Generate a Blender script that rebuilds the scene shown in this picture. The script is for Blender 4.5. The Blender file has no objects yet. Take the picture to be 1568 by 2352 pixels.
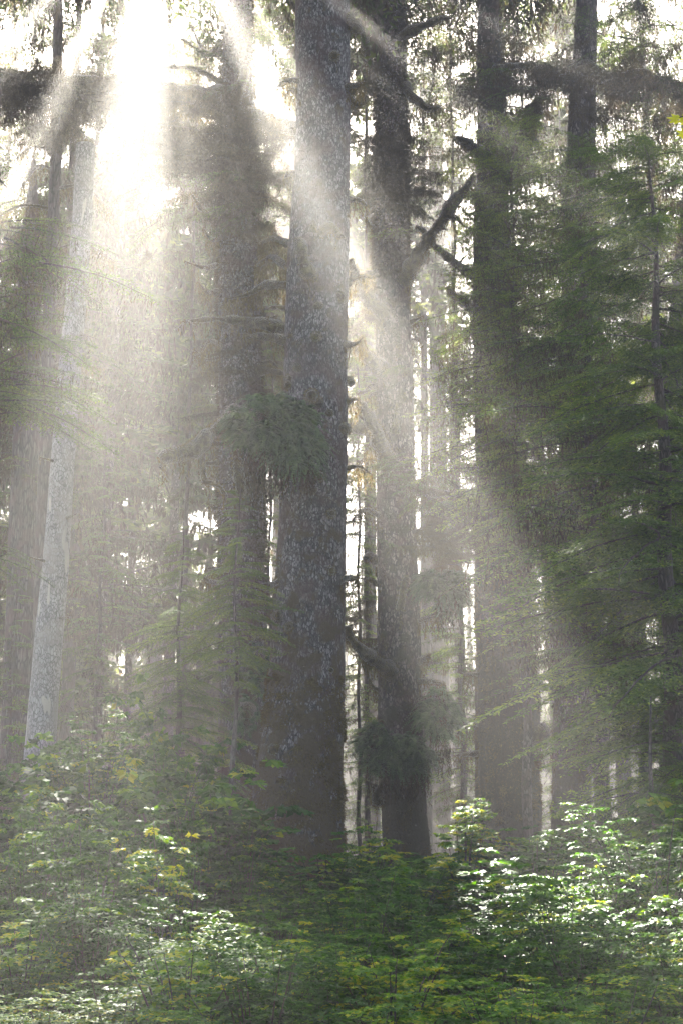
import bpy, math, random
import numpy as np
from mathutils import Vector, Matrix
rs = np.random.RandomState(11)
random.seed(11)
C = bpy.context.scene.collection
scene = bpy.context.scene
# ------------------------------------------------------------------ camera
CAM = np.array([0.0, 0.0, 2.6])
PITCH = math.radians(13.0)
W, H, F = 1568.0, 2352.0, 2352.0 * 50 / 36
cam_d = bpy.data.cameras.new('camera'); cam = bpy.data.objects.new('camera', cam_d); C.objects.link(cam)
cam_d.sensor_fit = 'VERTICAL'; cam_d.sensor_height = 36; cam_d.lens = 50
cam_d.clip_start = 0.1; cam_d.clip_end = 3000
cam.location = Vector(CAM); cam.rotation_euler = (math.pi / 2 + PITCH, 0, 0)
scene.camera = cam
FW = np.array([0, math.cos(PITCH), math.sin(PITCH)]); UP = np.array([0, -math.sin(PITCH), math.cos(PITCH)]); RT = np.array([1.0, 0, 0])
def ray(x, y):
    return FW + RT * ((x - W / 2) / F) + UP * ((H / 2 - y) / F)
DS = 1.0
def P(x, y, D):                    # place seen at (x, y) standing D metres away
    D = D * DS
    r = ray(x, y); return CAM + r * (D / r[1])
SUN = ray(375, -320); SUN = SUN / np.linalg.norm(SUN)
E1 = np.cross(SUN, np.array([0, 0, 1.0])); E1 /= np.linalg.norm(E1)      # right
E2 = np.cross(SUN, E1)                                                    # down
if E2[2] > 0: E2 = -E2
# ------------------------------------------------------------------ helpers
def ground_z(x, y):
    y = np.asarray(y, float); x = np.asarray(x, float)
    return 0.9 * np.clip((y - 8) / 30, 0, 1) + 0.18 * np.sin(x * .31 + 1) * np.sin(y * .22) - 0.1
def vnoise(p, seed=0, n=10, fr=1.0):
    r = np.random.RandomState(seed); out = np.zeros(len(p))
    for i in range(n):
        k = r.normal(size=3) * fr; out += np.sin(p @ k + r.uniform(0, 6.28))
    return out / math.sqrt(n)
class Geo:
    def __init__(s): s.V = []; s.Q = []; s.A = []; s.M = []; s.n = 0
    def add(s, v, q, a, m=0):
        v = np.asarray(v, np.float32).reshape(-1, 3); q = np.asarray(q, np.int64).reshape(-1, 4)
        s.V.append(v); s.Q.append(q + s.n); s.n += len(v)
        s.A.append(np.broadcast_to(np.asarray(a, np.float32), (len(v),)))
        s.M.append(np.full(len(q), m, np.int32))
    def leaves(s, v4, a, m=0):       # v4: (N,4,3)
        n = len(v4)
        if n: s.add(v4.reshape(-1, 3), np.arange(n * 4).reshape(-1, 4), np.repeat(np.broadcast_to(a, (n,)), 4), m)
    def build(s, name, mats, parent=None, loc=None, smooth=False):
        me = bpy.data.meshes.new(name)
        v = np.concatenate(s.V); q = np.concatenate(s.Q); a = np.concatenate(s.A); m = np.concatenate(s.M)
        if loc is not None: v = v - np.asarray(loc, np.float32)
        me.vertices.add(len(v)); me.vertices.foreach_set('co', v.astype(np.float32).ravel())
        me.loops.add(len(q) * 4); me.loops.foreach_set('vertex_index', q.astype(np.int32).ravel())
        me.polygons.add(len(q)); me.polygons.foreach_set('loop_start', np.arange(0, len(q) * 4, 4, dtype=np.int32))
        me.polygons.foreach_set('loop_total', np.full(len(q), 4, np.int32))
        me.polygons.foreach_set('material_index', m)
        if smooth: me.polygons.foreach_set('use_smooth', np.ones(len(q), bool))
        at = me.attributes.new('tone', 'FLOAT', 'POINT'); at.data.foreach_set('value', a.astype(np.float32))
        me.update(calc_edges=True)
        for x in (mats if isinstance(mats, (list, tuple)) else [mats]): me.materials.append(x)
        o = bpy.data.objects.new(name, me); C.objects.link(o)
        if parent is not None: o.parent = parent
        return o
def norm(v): return v / np.maximum(np.linalg.norm(v, axis=-1, keepdims=True), 1e-9)
def mk_leaves(pos, d, nrm, L, wd, fold=0.0, mid=0.42):
    d = norm(d); side = norm(np.cross(d, nrm)); up = np.cross(side, d)
    L = np.broadcast_to(np.asarray(L, float), (len(pos),))[:, None]; wd = np.broadcast_to(np.asarray(wd, float), (len(pos),))[:, None]
    a = pos; t = pos + d * L; m = pos + d * L * mid + up * wd * fold
    return np.stack([a, m + side * wd / 2, t, m - side * wd / 2], 1)
def frames(pts):
    pts = np.asarray(pts, float); t = norm(np.gradient(pts, axis=0))
    u = np.cross(t[0], [0.3, 0.2, 1.0]); 
    if np.linalg.norm(u) < 1e-3: u = np.cross(t[0], [1, 0, 0])
    u = u / np.linalg.norm(u); us = []
    for i in range(len(pts)):
        u = u - t[i] * np.dot(u, t[i]); u = u / np.linalg.norm(u); us.append(u)
    us = np.array(us); return t, us, np.cross(t, us)
def tube(g, pts, rad, n=6, m=0, a=0.5, lump=0.0, seed=0, fr=2.0):
    pts = np.asarray(pts, float); K = len(pts); t, u, w = frames(pts)
    th = np.linspace(0, 2 * np.pi, n, endpoint=False)
    dirs = u[:, None] * np.cos(th)[None, :, None] + w[:, None] * np.sin(th)[None, :, None]
    r = np.broadcast_to(np.asarray(rad, float), (K,))[:, None, None] * np.ones((K, n, 1))
    v = pts[:, None] + dirs * r
    if lump: v = v + dirs * r * lump * vnoise(v.reshape(-1, 3), seed, 12, fr).reshape(K, n, 1)
    i = np.arange(K - 1)[:, None] * n; j = np.arange(n)[None]; jn = (j + 1) % n
    q = np.stack([i + j, i + jn, i + n + jn, i + n + j], -1)
    g.add(v, q, a, m)
def spline(pts, n):
    pts = np.asarray(pts, float); K = len(pts)
    if K == 2: return pts[0] + (pts[1] - pts[0]) * np.linspace(0, 1, n)[:, None]
    e = np.vstack([2 * pts[0] - pts[1], pts, 2 * pts[-1] - pts[-2]]); s = np.linspace(0, K - 1 - 1e-6, n); i = s.astype(int); f = (s - i)[:, None]
    a, b, c, d = e[i], e[i + 1], e[i + 2], e[i + 3]
    return 0.5 * ((2 * b) + (-a + c) * f + (2 * a - 5 * b + 4 * c - d) * f ** 2 + (-a + 3 * b - 3 * c + d) * f ** 3)
def thing(name, label, cat, loc=(0, 0, 0), group=None):
    o = bpy.data.objects.new(name, None); C.objects.link(o); o.empty_display_size = .3
    o.location = Vector([float(v) for v in loc]); tag(o, label, cat, group); return o
def tag(o, label=None, cat=None, group=None, kind=None):
    if label: o['label'] = label
    if cat: o['category'] = cat
    if group: o['group'] = group
    if kind: o['kind'] = kind
# ------------------------------------------------------------------ materials
def nt(name):
    m = bpy.data.materials.new(name); m.use_nodes = True; t = m.node_tree; t.nodes.clear(); return m, t
def N(t, typ, **k):
    n = t.nodes.new(typ)
    for a, b in k.items():
        if a in ('ins',):
            for i, v in b.items(): n.inputs[i].default_value = v
        else: setattr(n, a, b)
    return n
def ramp(t, stops):
    n = t.nodes.new('ShaderNodeValToRGB'); e = n.color_ramp.elements
    while len(e) > 1: e.remove(e[0])
    e[0].position = stops[0][0]; e[0].color = (*stops[0][1], 1)
    for p, c in stops[1:]:
        x = e.new(p); x.color = (*c, 1)
    return n
def leaf_mat(name, stops, trans=0.35, rough=0.5, spec=0.4, tcol=(1.3, 1.25, .6)):
    m, t = nt(name); L = t.links.new
    a = N(t, 'ShaderNodeAttribute', attribute_name='tone'); r = ramp(t, stops); L(a.outputs['Fac'], r.inputs[0])
    p = N(t, 'ShaderNodeBsdfPrincipled'); p.inputs['Roughness'].default_value = rough; p.inputs['Specular IOR Level'].default_value = spec
    L(r.outputs[0], p.inputs['Base Color'])
    mul = N(t, 'ShaderNodeVectorMath', operation='MULTIPLY'); mul.inputs[1].default_value = tcol; L(r.outputs[0], mul.inputs[0])
    tr = N(t, 'ShaderNodeBsdfTranslucent'); L(mul.outputs[0], tr.inputs['Color'])
    mx = N(t, 'ShaderNodeMixShader'); mx.inputs[0].default_value = trans
    L(p.outputs[0], mx.inputs[1]); L(tr.outputs[0], mx.inputs[2]); o = N(t, 'ShaderNodeOutputMaterial'); L(mx.outputs[0], o.inputs['Surface'])
    return m
def bark_mat(name, dark, mid, light, moss=(.05, .045, .018), moss_amt=0.5, scale=9.0, zs=0.3, bump=0.6, peel=None, base_moss=None, red=(.10, .055, .045)):
    m, t = nt(name); L = t.links.new
    tc = N(t, 'ShaderNodeTexCoord'); mp = N(t, 'ShaderNodeMapping'); mp.inputs['Scale'].default_value = (1, 1, zs); L(tc.outputs['Object'], mp.inputs[0])
    wn = N(t, 'ShaderNodeTexNoise'); wn.inputs['Scale'].default_value = 3; wn.inputs['Detail'].default_value = 3; L(mp.outputs[0], wn.inputs[0])
    wm = N(t, 'ShaderNodeMix', data_type='RGBA', blend_type='ADD'); wm.inputs[0].default_value = .12; L(mp.outputs[0], wm.inputs[6]); L(wn.outputs['Color'], wm.inputs[7])
    vo = N(t, 'ShaderNodeTexVoronoi', feature='F1'); vo.inputs['Scale'].default_value = scale; L(wm.outputs[2], vo.inputs['Vector'])
    ve = N(t, 'ShaderNodeTexVoronoi', feature='DISTANCE_TO_EDGE'); ve.inputs['Scale'].default_value = scale; L(wm.outputs[2], ve.inputs['Vector'])
    n1 = N(t, 'ShaderNodeTexNoise'); n1.inputs['Scale'].default_value = scale * 2.2; n1.inputs['Detail'].default_value = 6; n1.inputs['Roughness'].default_value = .7; L(mp.outputs[0], n1.inputs[0])
    sx = N(t, 'ShaderNodeSeparateColor'); L(vo.outputs['Color'], sx.inputs[0])
    ad = N(t, 'ShaderNodeMath', operation='MULTIPLY_ADD'); L(n1.outputs[0], ad.inputs[0]); ad.inputs[1].default_value = .9; 
    hf = N(t, 'ShaderNodeMath', operation='MULTIPLY'); L(sx.outputs[0], hf.inputs[0]); hf.inputs[1].default_value = .42; L(hf.outputs[0], ad.inputs[2])
    r = ramp(t, [(0.36, dark), (0.58, mid), (0.84, light)]); L(ad.outputs[0], r.inputs[0])
    er = N(t, 'ShaderNodeMapRange'); er.inputs[1].default_value = 0; er.inputs[2].default_value = .16; L(ve.outputs[0], er.inputs[0])
    mxe = N(t, 'ShaderNodeMix', data_type='RGBA'); mxe.inputs[6].default_value = (*[c * .5 for c in dark], 1); L(er.outputs[0], mxe.inputs[0]); L(r.outputs[0], mxe.inputs[7])
    # reddish patches
    n3 = N(t, 'ShaderNodeTexNoise'); n3.inputs['Scale'].default_value = 1.6; n3.inputs['Detail'].default_value = 5; L(tc.outputs['Object'], n3.inputs[0])
    r3 = N(t, 'ShaderNodeMapRange'); r3.inputs[1].default_value = .46; r3.inputs[2].default_value = .62; r3.inputs[4].default_value = .7; L(n3.outputs[0], r3.inputs[0])
    mx3 = N(t, 'ShaderNodeMix', data_type='RGBA'); mx3.inputs[7].default_value = (*red, 1); L(r3.outputs[0], mx3.inputs[0]); L(mxe.outputs[2], mx3.inputs[6])
    # moss
    n2 = N(t, 'ShaderNodeTexNoise'); n2.inputs['Scale'].default_value = 2.3; n2.inputs['Detail'].default_value = 8; n2.inputs['Roughness'].default_value = .65; L(tc.outputs['Object'], n2.inputs[0])
    sz = N(t, 'ShaderNodeSeparateXYZ'); L(tc.outputs['Object'], sz.inputs[0])
    th = 0.72 - moss_amt * .4
    add = N(t, 'ShaderNodeMath', operation='ADD'); L(n2.outputs[0], add.inputs[0])
    if base_moss:
        zr = N(t, 'ShaderNodeMapRange'); zr.inputs[1].default_value = base_moss; zr.inputs[2].default_value = 0; zr.inputs[4].default_value = .26; L(sz.outputs[2], zr.inputs[0]); L(zr.outputs[0], add.inputs[1])
    else: add.inputs[1].default_value = 0
    r2 = N(t, 'ShaderNodeMapRange'); r2.inputs[1].default_value = th; r2.inputs[2].default_value = th + .09; L(add.outputs[0], r2.inputs[0])
    mmx = N(t, 'ShaderNodeMix', data_type='RGBA'); mmx.inputs[6].default_value = (*[c * .35 for c in moss], 1); mmx.inputs[7].default_value = (*[c * 2.3 for c in moss], 1); L(n1.outputs[0], mmx.inputs[0])
    mx2 = N(t, 'ShaderNodeMix', data_type='RGBA'); L(r2.outputs[0], mx2.inputs[0]); L(mx3.outputs[2], mx2.inputs[6]); L(mmx.outputs[2], mx2.inputs[7])
    col = mx2.outputs[2]
    if peel:
        n4 = N(t, 'ShaderNodeTexNoise'); n4.inputs['Scale'].default_value = 2.6; n4.inputs['Detail'].default_value = 2; mp4 = N(t, 'ShaderNodeMapping'); mp4.inputs['Scale'].default_value = (1, 1, .22); L(tc.outputs['Object'], mp4.inputs[0]); L(mp4.outputs[0], n4.inputs[0])
        r4 = N(t, 'ShaderNodeMapRange'); r4.inputs[1].default_value = .64; r4.inputs[2].default_value = .655; L(n4.outputs[0], r4.inputs[0])
        mx4 = N(t, 'ShaderNodeMix', data_type='RGBA'); mx4.inputs[7].default_value = (*peel, 1); L(r4.outputs[0], mx4.inputs[0]); L(col, mx4.inputs[6]); col = mx4.outputs[2]
    p = N(t, 'ShaderNodeBsdfPrincipled'); p.inputs['Roughness'].default_value = .72; p.inputs['Specular IOR Level'].default_value = .45; L(col, p.inputs['Base Color'])
    hm = N(t, 'ShaderNodeMath', operation='MULTIPLY_ADD'); L(er.outputs[0], hm.inputs[0]); hm.inputs[1].default_value = .6; L(n1.outputs[0], hm.inputs[2])
    b = N(t, 'ShaderNodeBump'); b.inputs['Strength'].default_value = bump; b.inputs['Distance'].default_value = .05; L(hm.outputs[0], b.inputs['Height']); L(b.outputs[0], p.inputs['Normal'])
    o = N(t, 'ShaderNodeOutputMaterial'); L(p.outputs[0], o.inputs['Surface']); return m
M_spruce = bark_mat('spruce_bark', (.02, .017, .015), (.115, .103, .096), (.36, .34, .325), moss=(.07, .048, .022), moss_amt=.36, scale=21, zs=.42, bump=1.0, base_moss=11)
M_spruce2 = bark_mat('mossy_spruce_bark', (.02, .014, .010), (.085, .065, .053), (.31, .265, .23), moss=(.045, .036, .018), moss_amt=.45, scale=14, zs=.42, bump=1.0, base_moss=9)
M_mossy = bark_mat('moss_covered_bark', (.014, .010, .007), (.04, .03, .02), (.12, .10, .08), moss=(.022, .017, .006), moss_amt=.62, scale=12, zs=.5, bump=1.0, base_moss=14)
M_pale = bark_mat('pale_peeled_bark', (.17, .165, .155), (.28, .27, .26), (.38, .37, .36), moss=(.16, .15, .12), moss_amt=.2, scale=20, zs=.4, bump=.6, peel=(.40, .37, .32), red=(.3, .27, .24))
M_cedar = bark_mat('stringy_grey_bark', (.04, .032, .026), (.09, .074, .062), (.16, .14, .12), moss=(.05, .042, .022), moss_amt=.4, scale=14, zs=.14, bump=.8)
def moss_mat():
    m, t = nt('moss'); L = t.links.new; tc = N(t, 'ShaderNodeTexCoord')
    n = N(t, 'ShaderNodeTexNoise'); n.inputs['Scale'].default_value = 9; n.inputs['Detail'].default_value = 8; L(tc.outputs['Object'], n.inputs[0])
    r = ramp(t, [(.3, (.03, .022, .012)), (.5, (.08, .062, .028)), (.7, (.14, .12, .045))]); L(n.outputs[0], r.inputs[0])
    p = N(t, 'ShaderNodeBsdfPrincipled'); p.inputs['Roughness'].default_value = .95; p.inputs['Specular IOR Level'].default_value = .1; L(r.outputs[0], p.inputs['Base Color'])
    p.inputs['Sheen Weight'].default_value = .5; p.inputs['Sheen Roughness'].default_value = .4
    b = N(t, 'ShaderNodeBump'); b.inputs['Distance'].default_value = .08; b.inputs['Strength'].default_value = 1; n2 = N(t, 'ShaderNodeTexNoise'); n2.inputs['Scale'].default_value = 25; n2.inputs['Detail'].default_value = 6; L(tc.outputs['Object'], n2.inputs[0]); L(n2.outputs[0], b.inputs['Height']); L(b.outputs[0], p.inputs['Normal'])
    o = N(t, 'ShaderNodeOutputMaterial'); L(p.outputs[0], o.inputs['Surface']); return m
M_moss = moss_mat()
M_fuzz = leaf_mat('moss_fuzz', [(0, (.05, .038, .018)), (.5, (.10, .08, .035)), (1, (.18, .155, .06))], trans=.5, rough=.9, spec=.1, tcol=(1.5, 1.35, 1.0))
M_hang = leaf_mat('hanging_moss', [(0, (.03, .024, .016)), (.5, (.07, .055, .035)), (1, (.13, .11, .065))], trans=.45, rough=.9, spec=.1, tcol=(1.6, 1.45, 1.1))
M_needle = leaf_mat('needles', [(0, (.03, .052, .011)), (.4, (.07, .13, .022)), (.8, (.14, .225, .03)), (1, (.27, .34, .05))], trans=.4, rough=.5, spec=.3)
M_bgneedle = leaf_mat('far_needles', [(0, (.03, .045, .016)), (.5, (.07, .105, .03)), (1, (.18, .22, .05))], trans=.45, rough=.6, spec=.25, tcol=(1.4, 1.3, .8))
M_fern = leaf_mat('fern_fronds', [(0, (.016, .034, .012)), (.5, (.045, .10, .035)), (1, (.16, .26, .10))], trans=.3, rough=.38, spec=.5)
M_shrub = leaf_mat('shrub_leaves', [(0, (.010, .034, .006)), (.35, (.024, .085, .010)), (.7, (.062, .16, .010)), (.92, (.18, .30, .012)), (1, (.34, .35, .018))], trans=.45, rough=.5, spec=.25, tcol=(1.5, 1.4, .5))
M_twig = bark_mat('twig_bark', (.03, .022, .018), (.07, .055, .045), (.14, .12, .1), moss_amt=.4, scale=20, bump=.3)
def ground_mat():
    m, t = nt('forest_floor'); L = t.links.new; tc = N(t, 'ShaderNodeTexCoord')
    n = N(t, 'ShaderNodeTexNoise'); n.inputs['Scale'].default_value = .8; n.inputs['Detail'].default_value = 10; L(tc.outputs['Object'], n.inputs[0])
    r = ramp(t, [(.35, (.03, .022, .014)), (.55, (.06, .05, .02)), (.7, (.05, .07, .02))]); L(n.outputs[0], r.inputs[0])
    p = N(t, 'ShaderNodeBsdfPrincipled'); p.inputs['Roughness'].default_value = .95; L(r.outputs[0], p.inputs['Base Color'])
    b = N(t, 'ShaderNodeBump'); b.inputs['Distance'].default_value = .1; L(n.outputs[0], b.inputs['Height']); L(b.outputs[0], p.inputs['Normal'])
    o = N(t, 'ShaderNodeOutputMaterial'); L(p.outputs[0], o.inputs['Surface']); return m
# ------------------------------------------------------------------ openings cut in the crowns along the sun's path to shape the light shafts
GAPS = [  # angle from the sun's foot (deg), spread, near and far reach (m) of each opening, softness
    (-8.6, 4.0, 0.8, 6.3), (-.6, 3.2, 0.8, 6.3), (29.0, 3.7, 1.2, 16.0), (30.5, 4.2, .8, 5.5), (38, .8, 1, 7), (59, 2.2, 3, 6.5), (70, 2.0, 3, 6), (51, .8, 3, 7), (-24, 2.5, 1, 7), (-40, 4, 1, 5),  (46.5, .5, 6.0, 12.0),
    (23.5, 3.0, 9.0, 18.0), (38, 1.3, 5, 9), (-24, 1.5, 5, 16), (8, .5, 3, 6)]
def in_gap(p):
    v = p - CAM; k = v @ SUN; a = v @ E1; b = v @ E2
    r = np.hypot(a, b); psi = np.degrees(np.arctan2(a, b)); out = (psi > -13) & (psi < 1.5) & (r >= 8) & (r < 18) & (np.sin(a * 7.1) * np.sin(b * 6.3 + a) > .15) & (k > 30)
    wob = 0.8 * np.sin(r * 1.7 + 1) * np.minimum(1, 4 / np.maximum(r, .5)) 
    for c, h, r0, r1 in GAPS:
        out |= (np.abs(psi - c + wob) < h * (1 + rs.uniform(-.25, .3, len(p)))) & (r > r0) & (r < r1 + 1.2 * np.sin(psi * .9)) & (k > 30)
    rnd = rs.rand(len(p))   # crown leaves thinned round the two big openings to soften the shafts
    out |= (k > 30) & (r > .6) & (r < 5.4) & (psi < 5) & (rnd < .8 * np.exp(-((psi + 9) / 12) ** 2))
    out |= (k > 30) & (r > 1) & (r < 15) & (rnd < .4 * np.exp(-((psi - 29.5) / 5) ** 2))
    dap = np.sin(a * 1.9 + 1.3 * np.sin(b * .7)) * np.sin(b * 1.25 + 2 * np.sin(a * .45)) + .35 * np.sin(a * 4.1 + b * 3.3)
    out |= (dap > 1.0) & (psi > 14) & (psi < 75) & (r > 12) & (k > 45)
    nz = np.sin(a * 2.3 + 1.7 * np.sin(b * 1.1)) * np.sin(b * 2.1 + 1.9 * np.sin(a * .8)) + rs.normal(0, .12, len(p))
    out |= (nz > .12) & (k > 50) & (((r > 28) & (psi > 10) & (psi <= 35)) | ((r > 17) & (psi > 35) & (psi < 90)))  # holes cut so sun brightens the trees and haze further back
    return out
def in_wedge(p):
    v = p - CAM; a = v @ E1; b = v @ E2; r = np.hypot(a, b); psi = np.degrees(np.arctan2(a, b)); out = np.zeros(len(p), bool)
    for c, h, r0, r1 in GAPS[:3]: out |= (np.abs(psi - c) < h * .75 + 30 / (1 + r * 10)) & (r > r0) & (r < r1 - 2)
    return out
# ------------------------------------------------------------------ foliage templates (leaf quads (N,4,3), tone (N,), material per leaf; wood tubes)
def bough_template(seed, leaf=.09, lw=.032, step=.06, hang=0.0, droop=.28, width=.36, mat=0, hmat=1, L=3.0, bare=.06, side_droop=.35):
    r = np.random.RandomState(seed); g = []; tones = []; mats = []
    n = 12; u = np.linspace(0, 1, n)
    sway = np.cumsum(r.normal(0, .03, n)); axis = np.stack([L * u, sway * L * .3, -droop * L * u ** 1.8 + .12 * L * u], 1)
    def at(uu): return np.stack([np.interp(uu, u, axis[:, i]) for i in range(3)], -1)
    us = np.arange(bare, 1, step / L * 1.3)
    for uu in us:
        base = at(uu)
        for sd in (-1, 1):
            tl = L * width * ((1 - uu) ** .7 * min(1, .35 + uu * 2.2) + .08) * r.uniform(.55, 1.2)
            ang = math.radians(r.uniform(42, 68)); d = np.array([math.cos(ang), sd * math.sin(ang), r.uniform(-.12, .1)])
            m = max(2, int(tl / step)); s = (np.arange(m) + r.uniform(0, 1)) * step
            pos = base + d * s[:, None]; pos[:, 2] -= side_droop * s ** 2 / max(L * width, .3) 
            for s2 in (-1, 1):
                a2 = np.radians(r.uniform(25, 65, m)); 
                dx = d[0] * np.cos(a2) - s2 * d[1] * np.sin(a2); dy = s2 * d[0] * np.sin(a2) + d[1] * np.cos(a2)
                dd = np.stack([dx, dy, r.normal(-.18, .22, m)], 1); nn = np.stack([r.normal(0, .35, m), r.normal(0, .35, m), np.ones(m)], 1)
                ll = leaf * r.uniform(.6, 1.35, m)
                g.append(mk_leaves(pos + r.normal(0, .01, (m, 3)), dd, nn, ll, lw * r.uniform(.7, 1.3, m)))
                tones.append(np.clip(r.normal(.42, .16, m) + .25 * (s / max(tl, .1) > .75), 0, 1)); mats.append(np.full(m, mat))
    if hang > 0:
        k = int(hang * 90 * L / 3 * (.09 / leaf) ** .8)
        for i in range(k):
            uu = r.uniform(0, .95); base = at(uu); yy = r.normal(0, .22) * L * width * 1.2 * (1.1 - uu)
            base = base + np.array([r.normal(0, .1), yy, -.03]); ln = r.gamma(2.0, .14) + .1; m = max(2, int(ln / (leaf * .8)))
            pos = base + np.stack([np.cumsum(r.normal(0, .015, m)), np.cumsum(r.normal(0, .015, m)), -np.arange(m) * leaf * .8], 1)
            dd = np.stack([r.normal(0, .25, m), r.normal(0, .25, m), -np.ones(m)], 1); nn = r.normal(0, 1, (m, 3))
            g.append(mk_leaves(pos, dd, nn, leaf * r.uniform(.9, 1.6, m), lw * r.uniform(.5, 1.1, m))); tones.append(np.clip(r.normal(.45, .2, m), 0, 1)); mats.append(np.full(m, hmat))
    return dict(v=np.concatenate(g), a=np.concatenate(tones), m=np.concatenate(mats), axis=axis, L=L)
def put(g, T, origin, az, scale, tilt=0.0, roll=0.0, tone=0.0, wood=2, r0=.035, carve=False, keep=1.0, wmin=4):
    ca, sa, ct, st, cr, sr = math.cos(az), math.sin(az), math.cos(tilt), math.sin(tilt), math.cos(roll), math.sin(roll)
    R = np.array([[ca, -sa, 0], [sa, ca, 0], [0, 0, 1]]) @ np.array([[ct, 0, -st], [0, 1, 0], [st, 0, ct]]) @ np.array([[1, 0, 0], [0, cr, -sr], [0, sr, cr]])
    v = T['v'] * scale @ R.T + origin; a = T['a'] + tone; m = T['m']
    sel = np.ones(len(v), bool)
    if carve: sel &= ~in_gap(v[:, 0])
    if keep < 1: sel &= rs.rand(len(v)) < keep
    v, a, m = v[sel], np.clip(a[sel], 0, 1), m[sel]
    for k in np.unique(m): g.leaves(v[m == k], a[m == k], int(k))
    ax = T['axis'] * scale @ R.T + origin
    if wood is not None and (not carve or not in_gap(ax).any()):
        tube(g, ax, np.linspace(r0, .006, len(ax)) * scale, wmin, wood)
NEAR = [bough_template(s) for s in range(5)]
NEARH = [bough_template(s + 20, hang=.45, leaf=.085, step=.085) for s in range(4)]
MATT = [bough_template(s + 40, hang=2.6, leaf=.10, lw=.035, step=.1, droop=.15, mat=1) for s in range(4)]
FEATH = [bough_template(s + 60, leaf=.07, lw=.02, step=.05, droop=.5, side_droop=.6, width=.3) for s in range(4)]
MID = [bough_template(s + 80, leaf=.17, lw=.055, step=.12, hang=.35) for s in range(5)]
MIDH = [bough_template(s + 90, leaf=.16, lw=.05, step=.14, hang=1.6, droop=.2) for s in range(4)]
FAR = [bough_template(s + 100, leaf=.36, lw=.17, step=.19, hang=.9, width=.46) for s in range(5)]

MATS_N = [M_needle, M_hang, M_twig]; MATS_F = [M_bgneedle, M_hang, M_twig]
def fern_template(seed, nf=16, L=.55, pin=.09):
    r = np.random.RandomState(seed); g = []; t = []
    for i in range(nf):
        az = r.uniform(0, 6.28); el = r.uniform(-.2, 1.2); l = L * r.uniform(.6, 1.25); m = 16; s = np.linspace(.06, 1, m)
        d = np.array([math.cos(az) * math.cos(el), math.sin(az) * math.cos(el), math.sin(el)])
        pos = d * (s * l)[:, None]; pos[:, 2] -= .75 * l * s ** 2.2; tan = norm(np.gradient(pos, axis=0)); sd = norm(np.cross(tan, [0, 0, 1.0])); tn = np.clip(r.normal(.5, .18), 0, 1)
        for k in (-1, 1):
            dd = sd * k + tan * .55 + r.normal(0, .08, (m, 3)); dd[:, 2] -= .15
            g.append(mk_leaves(pos, dd, np.cross(tan, sd) * -1 + r.normal(0, .1, (m, 3)), pin * (1 - s ** 2 * .75) * r.uniform(.85, 1.1, m), .028)); t.append(np.clip(tn + r.normal(0, .07, m), 0, 1))
    v = np.concatenate(g); return dict(v=v, a=np.concatenate(t), m=np.zeros(len(v), int), axis=np.array([[0, 0, 0], [0, 0, -.05]]), L=1)
FERN = [fern_template(s) for s in range(5)]
def shrub_template(seed, stems=16, height=2.0, leaf=.065, spread=.8, lv=8, size=1.0, upness=.6):
    r = np.random.RandomState(seed); g = []; t = []; wood = []
    for i in range(stems):
        az = r.uniform(0, 6.28); sp = spread * math.sqrt(r.uniform(.02, 1)); h = height * r.uniform(.65, 1.08)
        end = np.array([math.cos(az) * sp, math.sin(az) * sp, h]); c = np.array([end[0] * .35, end[1] * .35, h * .75])
        s = np.linspace(0, 1, 8)[:, None]; pts = 2 * (1 - s) * s * c + s ** 2 * end; wood.append(pts)
        for j in range(lv):
            u = r.uniform(.3, 1.0); k = u * 7; a = int(min(k, 6)); b0 = pts[a] + (pts[a + 1] - pts[a]) * (k - a)
            az2 = r.uniform(0, 6.28); tl = r.uniform(.12, .45) * (1.25 - .5 * u); d = np.array([math.cos(az2), math.sin(az2), r.uniform(-.05, .35)])
            m = max(3, int(tl / .05)); q = (np.arange(m) + .7) / m; bp = b0 + d * (tl * q)[:, None]; bp[:, 2] -= .25 * tl * q ** 2
            tn = r.normal(.42, .17)
            for sd in (-1, 1):
                for lf in (-1, 0, 1):
                    az3 = az2 + sd * 1.0 + lf * .85 + r.normal(0, .35, m)
                    dd = np.stack([np.cos(az3), np.sin(az3), r.normal(-.22, .2, m)], 1); nn = np.stack([r.normal(0, .3, m), r.normal(0, .3, m), np.ones(m)], 1)
                    off = np.stack([np.cos(az2 + sd * 1.0) * np.ones(m), np.sin(az2 + sd * 1.0) * np.ones(m), np.zeros(m)], 1) * .035 * size
                    g.append(mk_leaves(bp + off, dd, nn, leaf * r.uniform(.65, 1.25, m), leaf * .66 * r.uniform(.8, 1.15, m), fold=r.uniform(-.15, .25), mid=.45)); t.append(np.clip(tn + r.normal(0, .1, m) + .12 * (u > .8), 0, 1))
    v = np.concatenate(g); return dict(v=v, a=np.concatenate(t), m=np.zeros(len(v), int), wood=wood)
SHR_N = [shrub_template(s, lv=11, leaf=.055, stems=17) for s in range(4)]
SHR_M = [shrub_template(s + 10, stems=13, lv=6, leaf=.08) for s in range(4)]
SHR_F = [shrub_template(s + 20, stems=9, lv=5, leaf=.15) for s in range(4)]
def put_shrub(g, T, origin, az, scale, zscale=1.0, tone=0.0, tones=None, keep=1.0, wr=.012):
    ca, sa = math.cos(az), math.sin(az); R = np.array([[ca, -sa, 0], [sa, ca, 0], [0, 0, 1]])
    sc = np.array([scale, scale, scale * zscale]); v = T['v'] * sc @ R.T + origin; a = np.clip(T['a'] + tone, 0, 1)
    if keep < 1: s = rs.rand(len(v)) < keep; v, a = v[s], a[s]
    g.leaves(v, a, 0)
    for w in T['wood']: tube(g, (w * sc @ R.T + origin)[::2], np.linspace(wr, .003, len(w[::2])), 3, 1)
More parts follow.
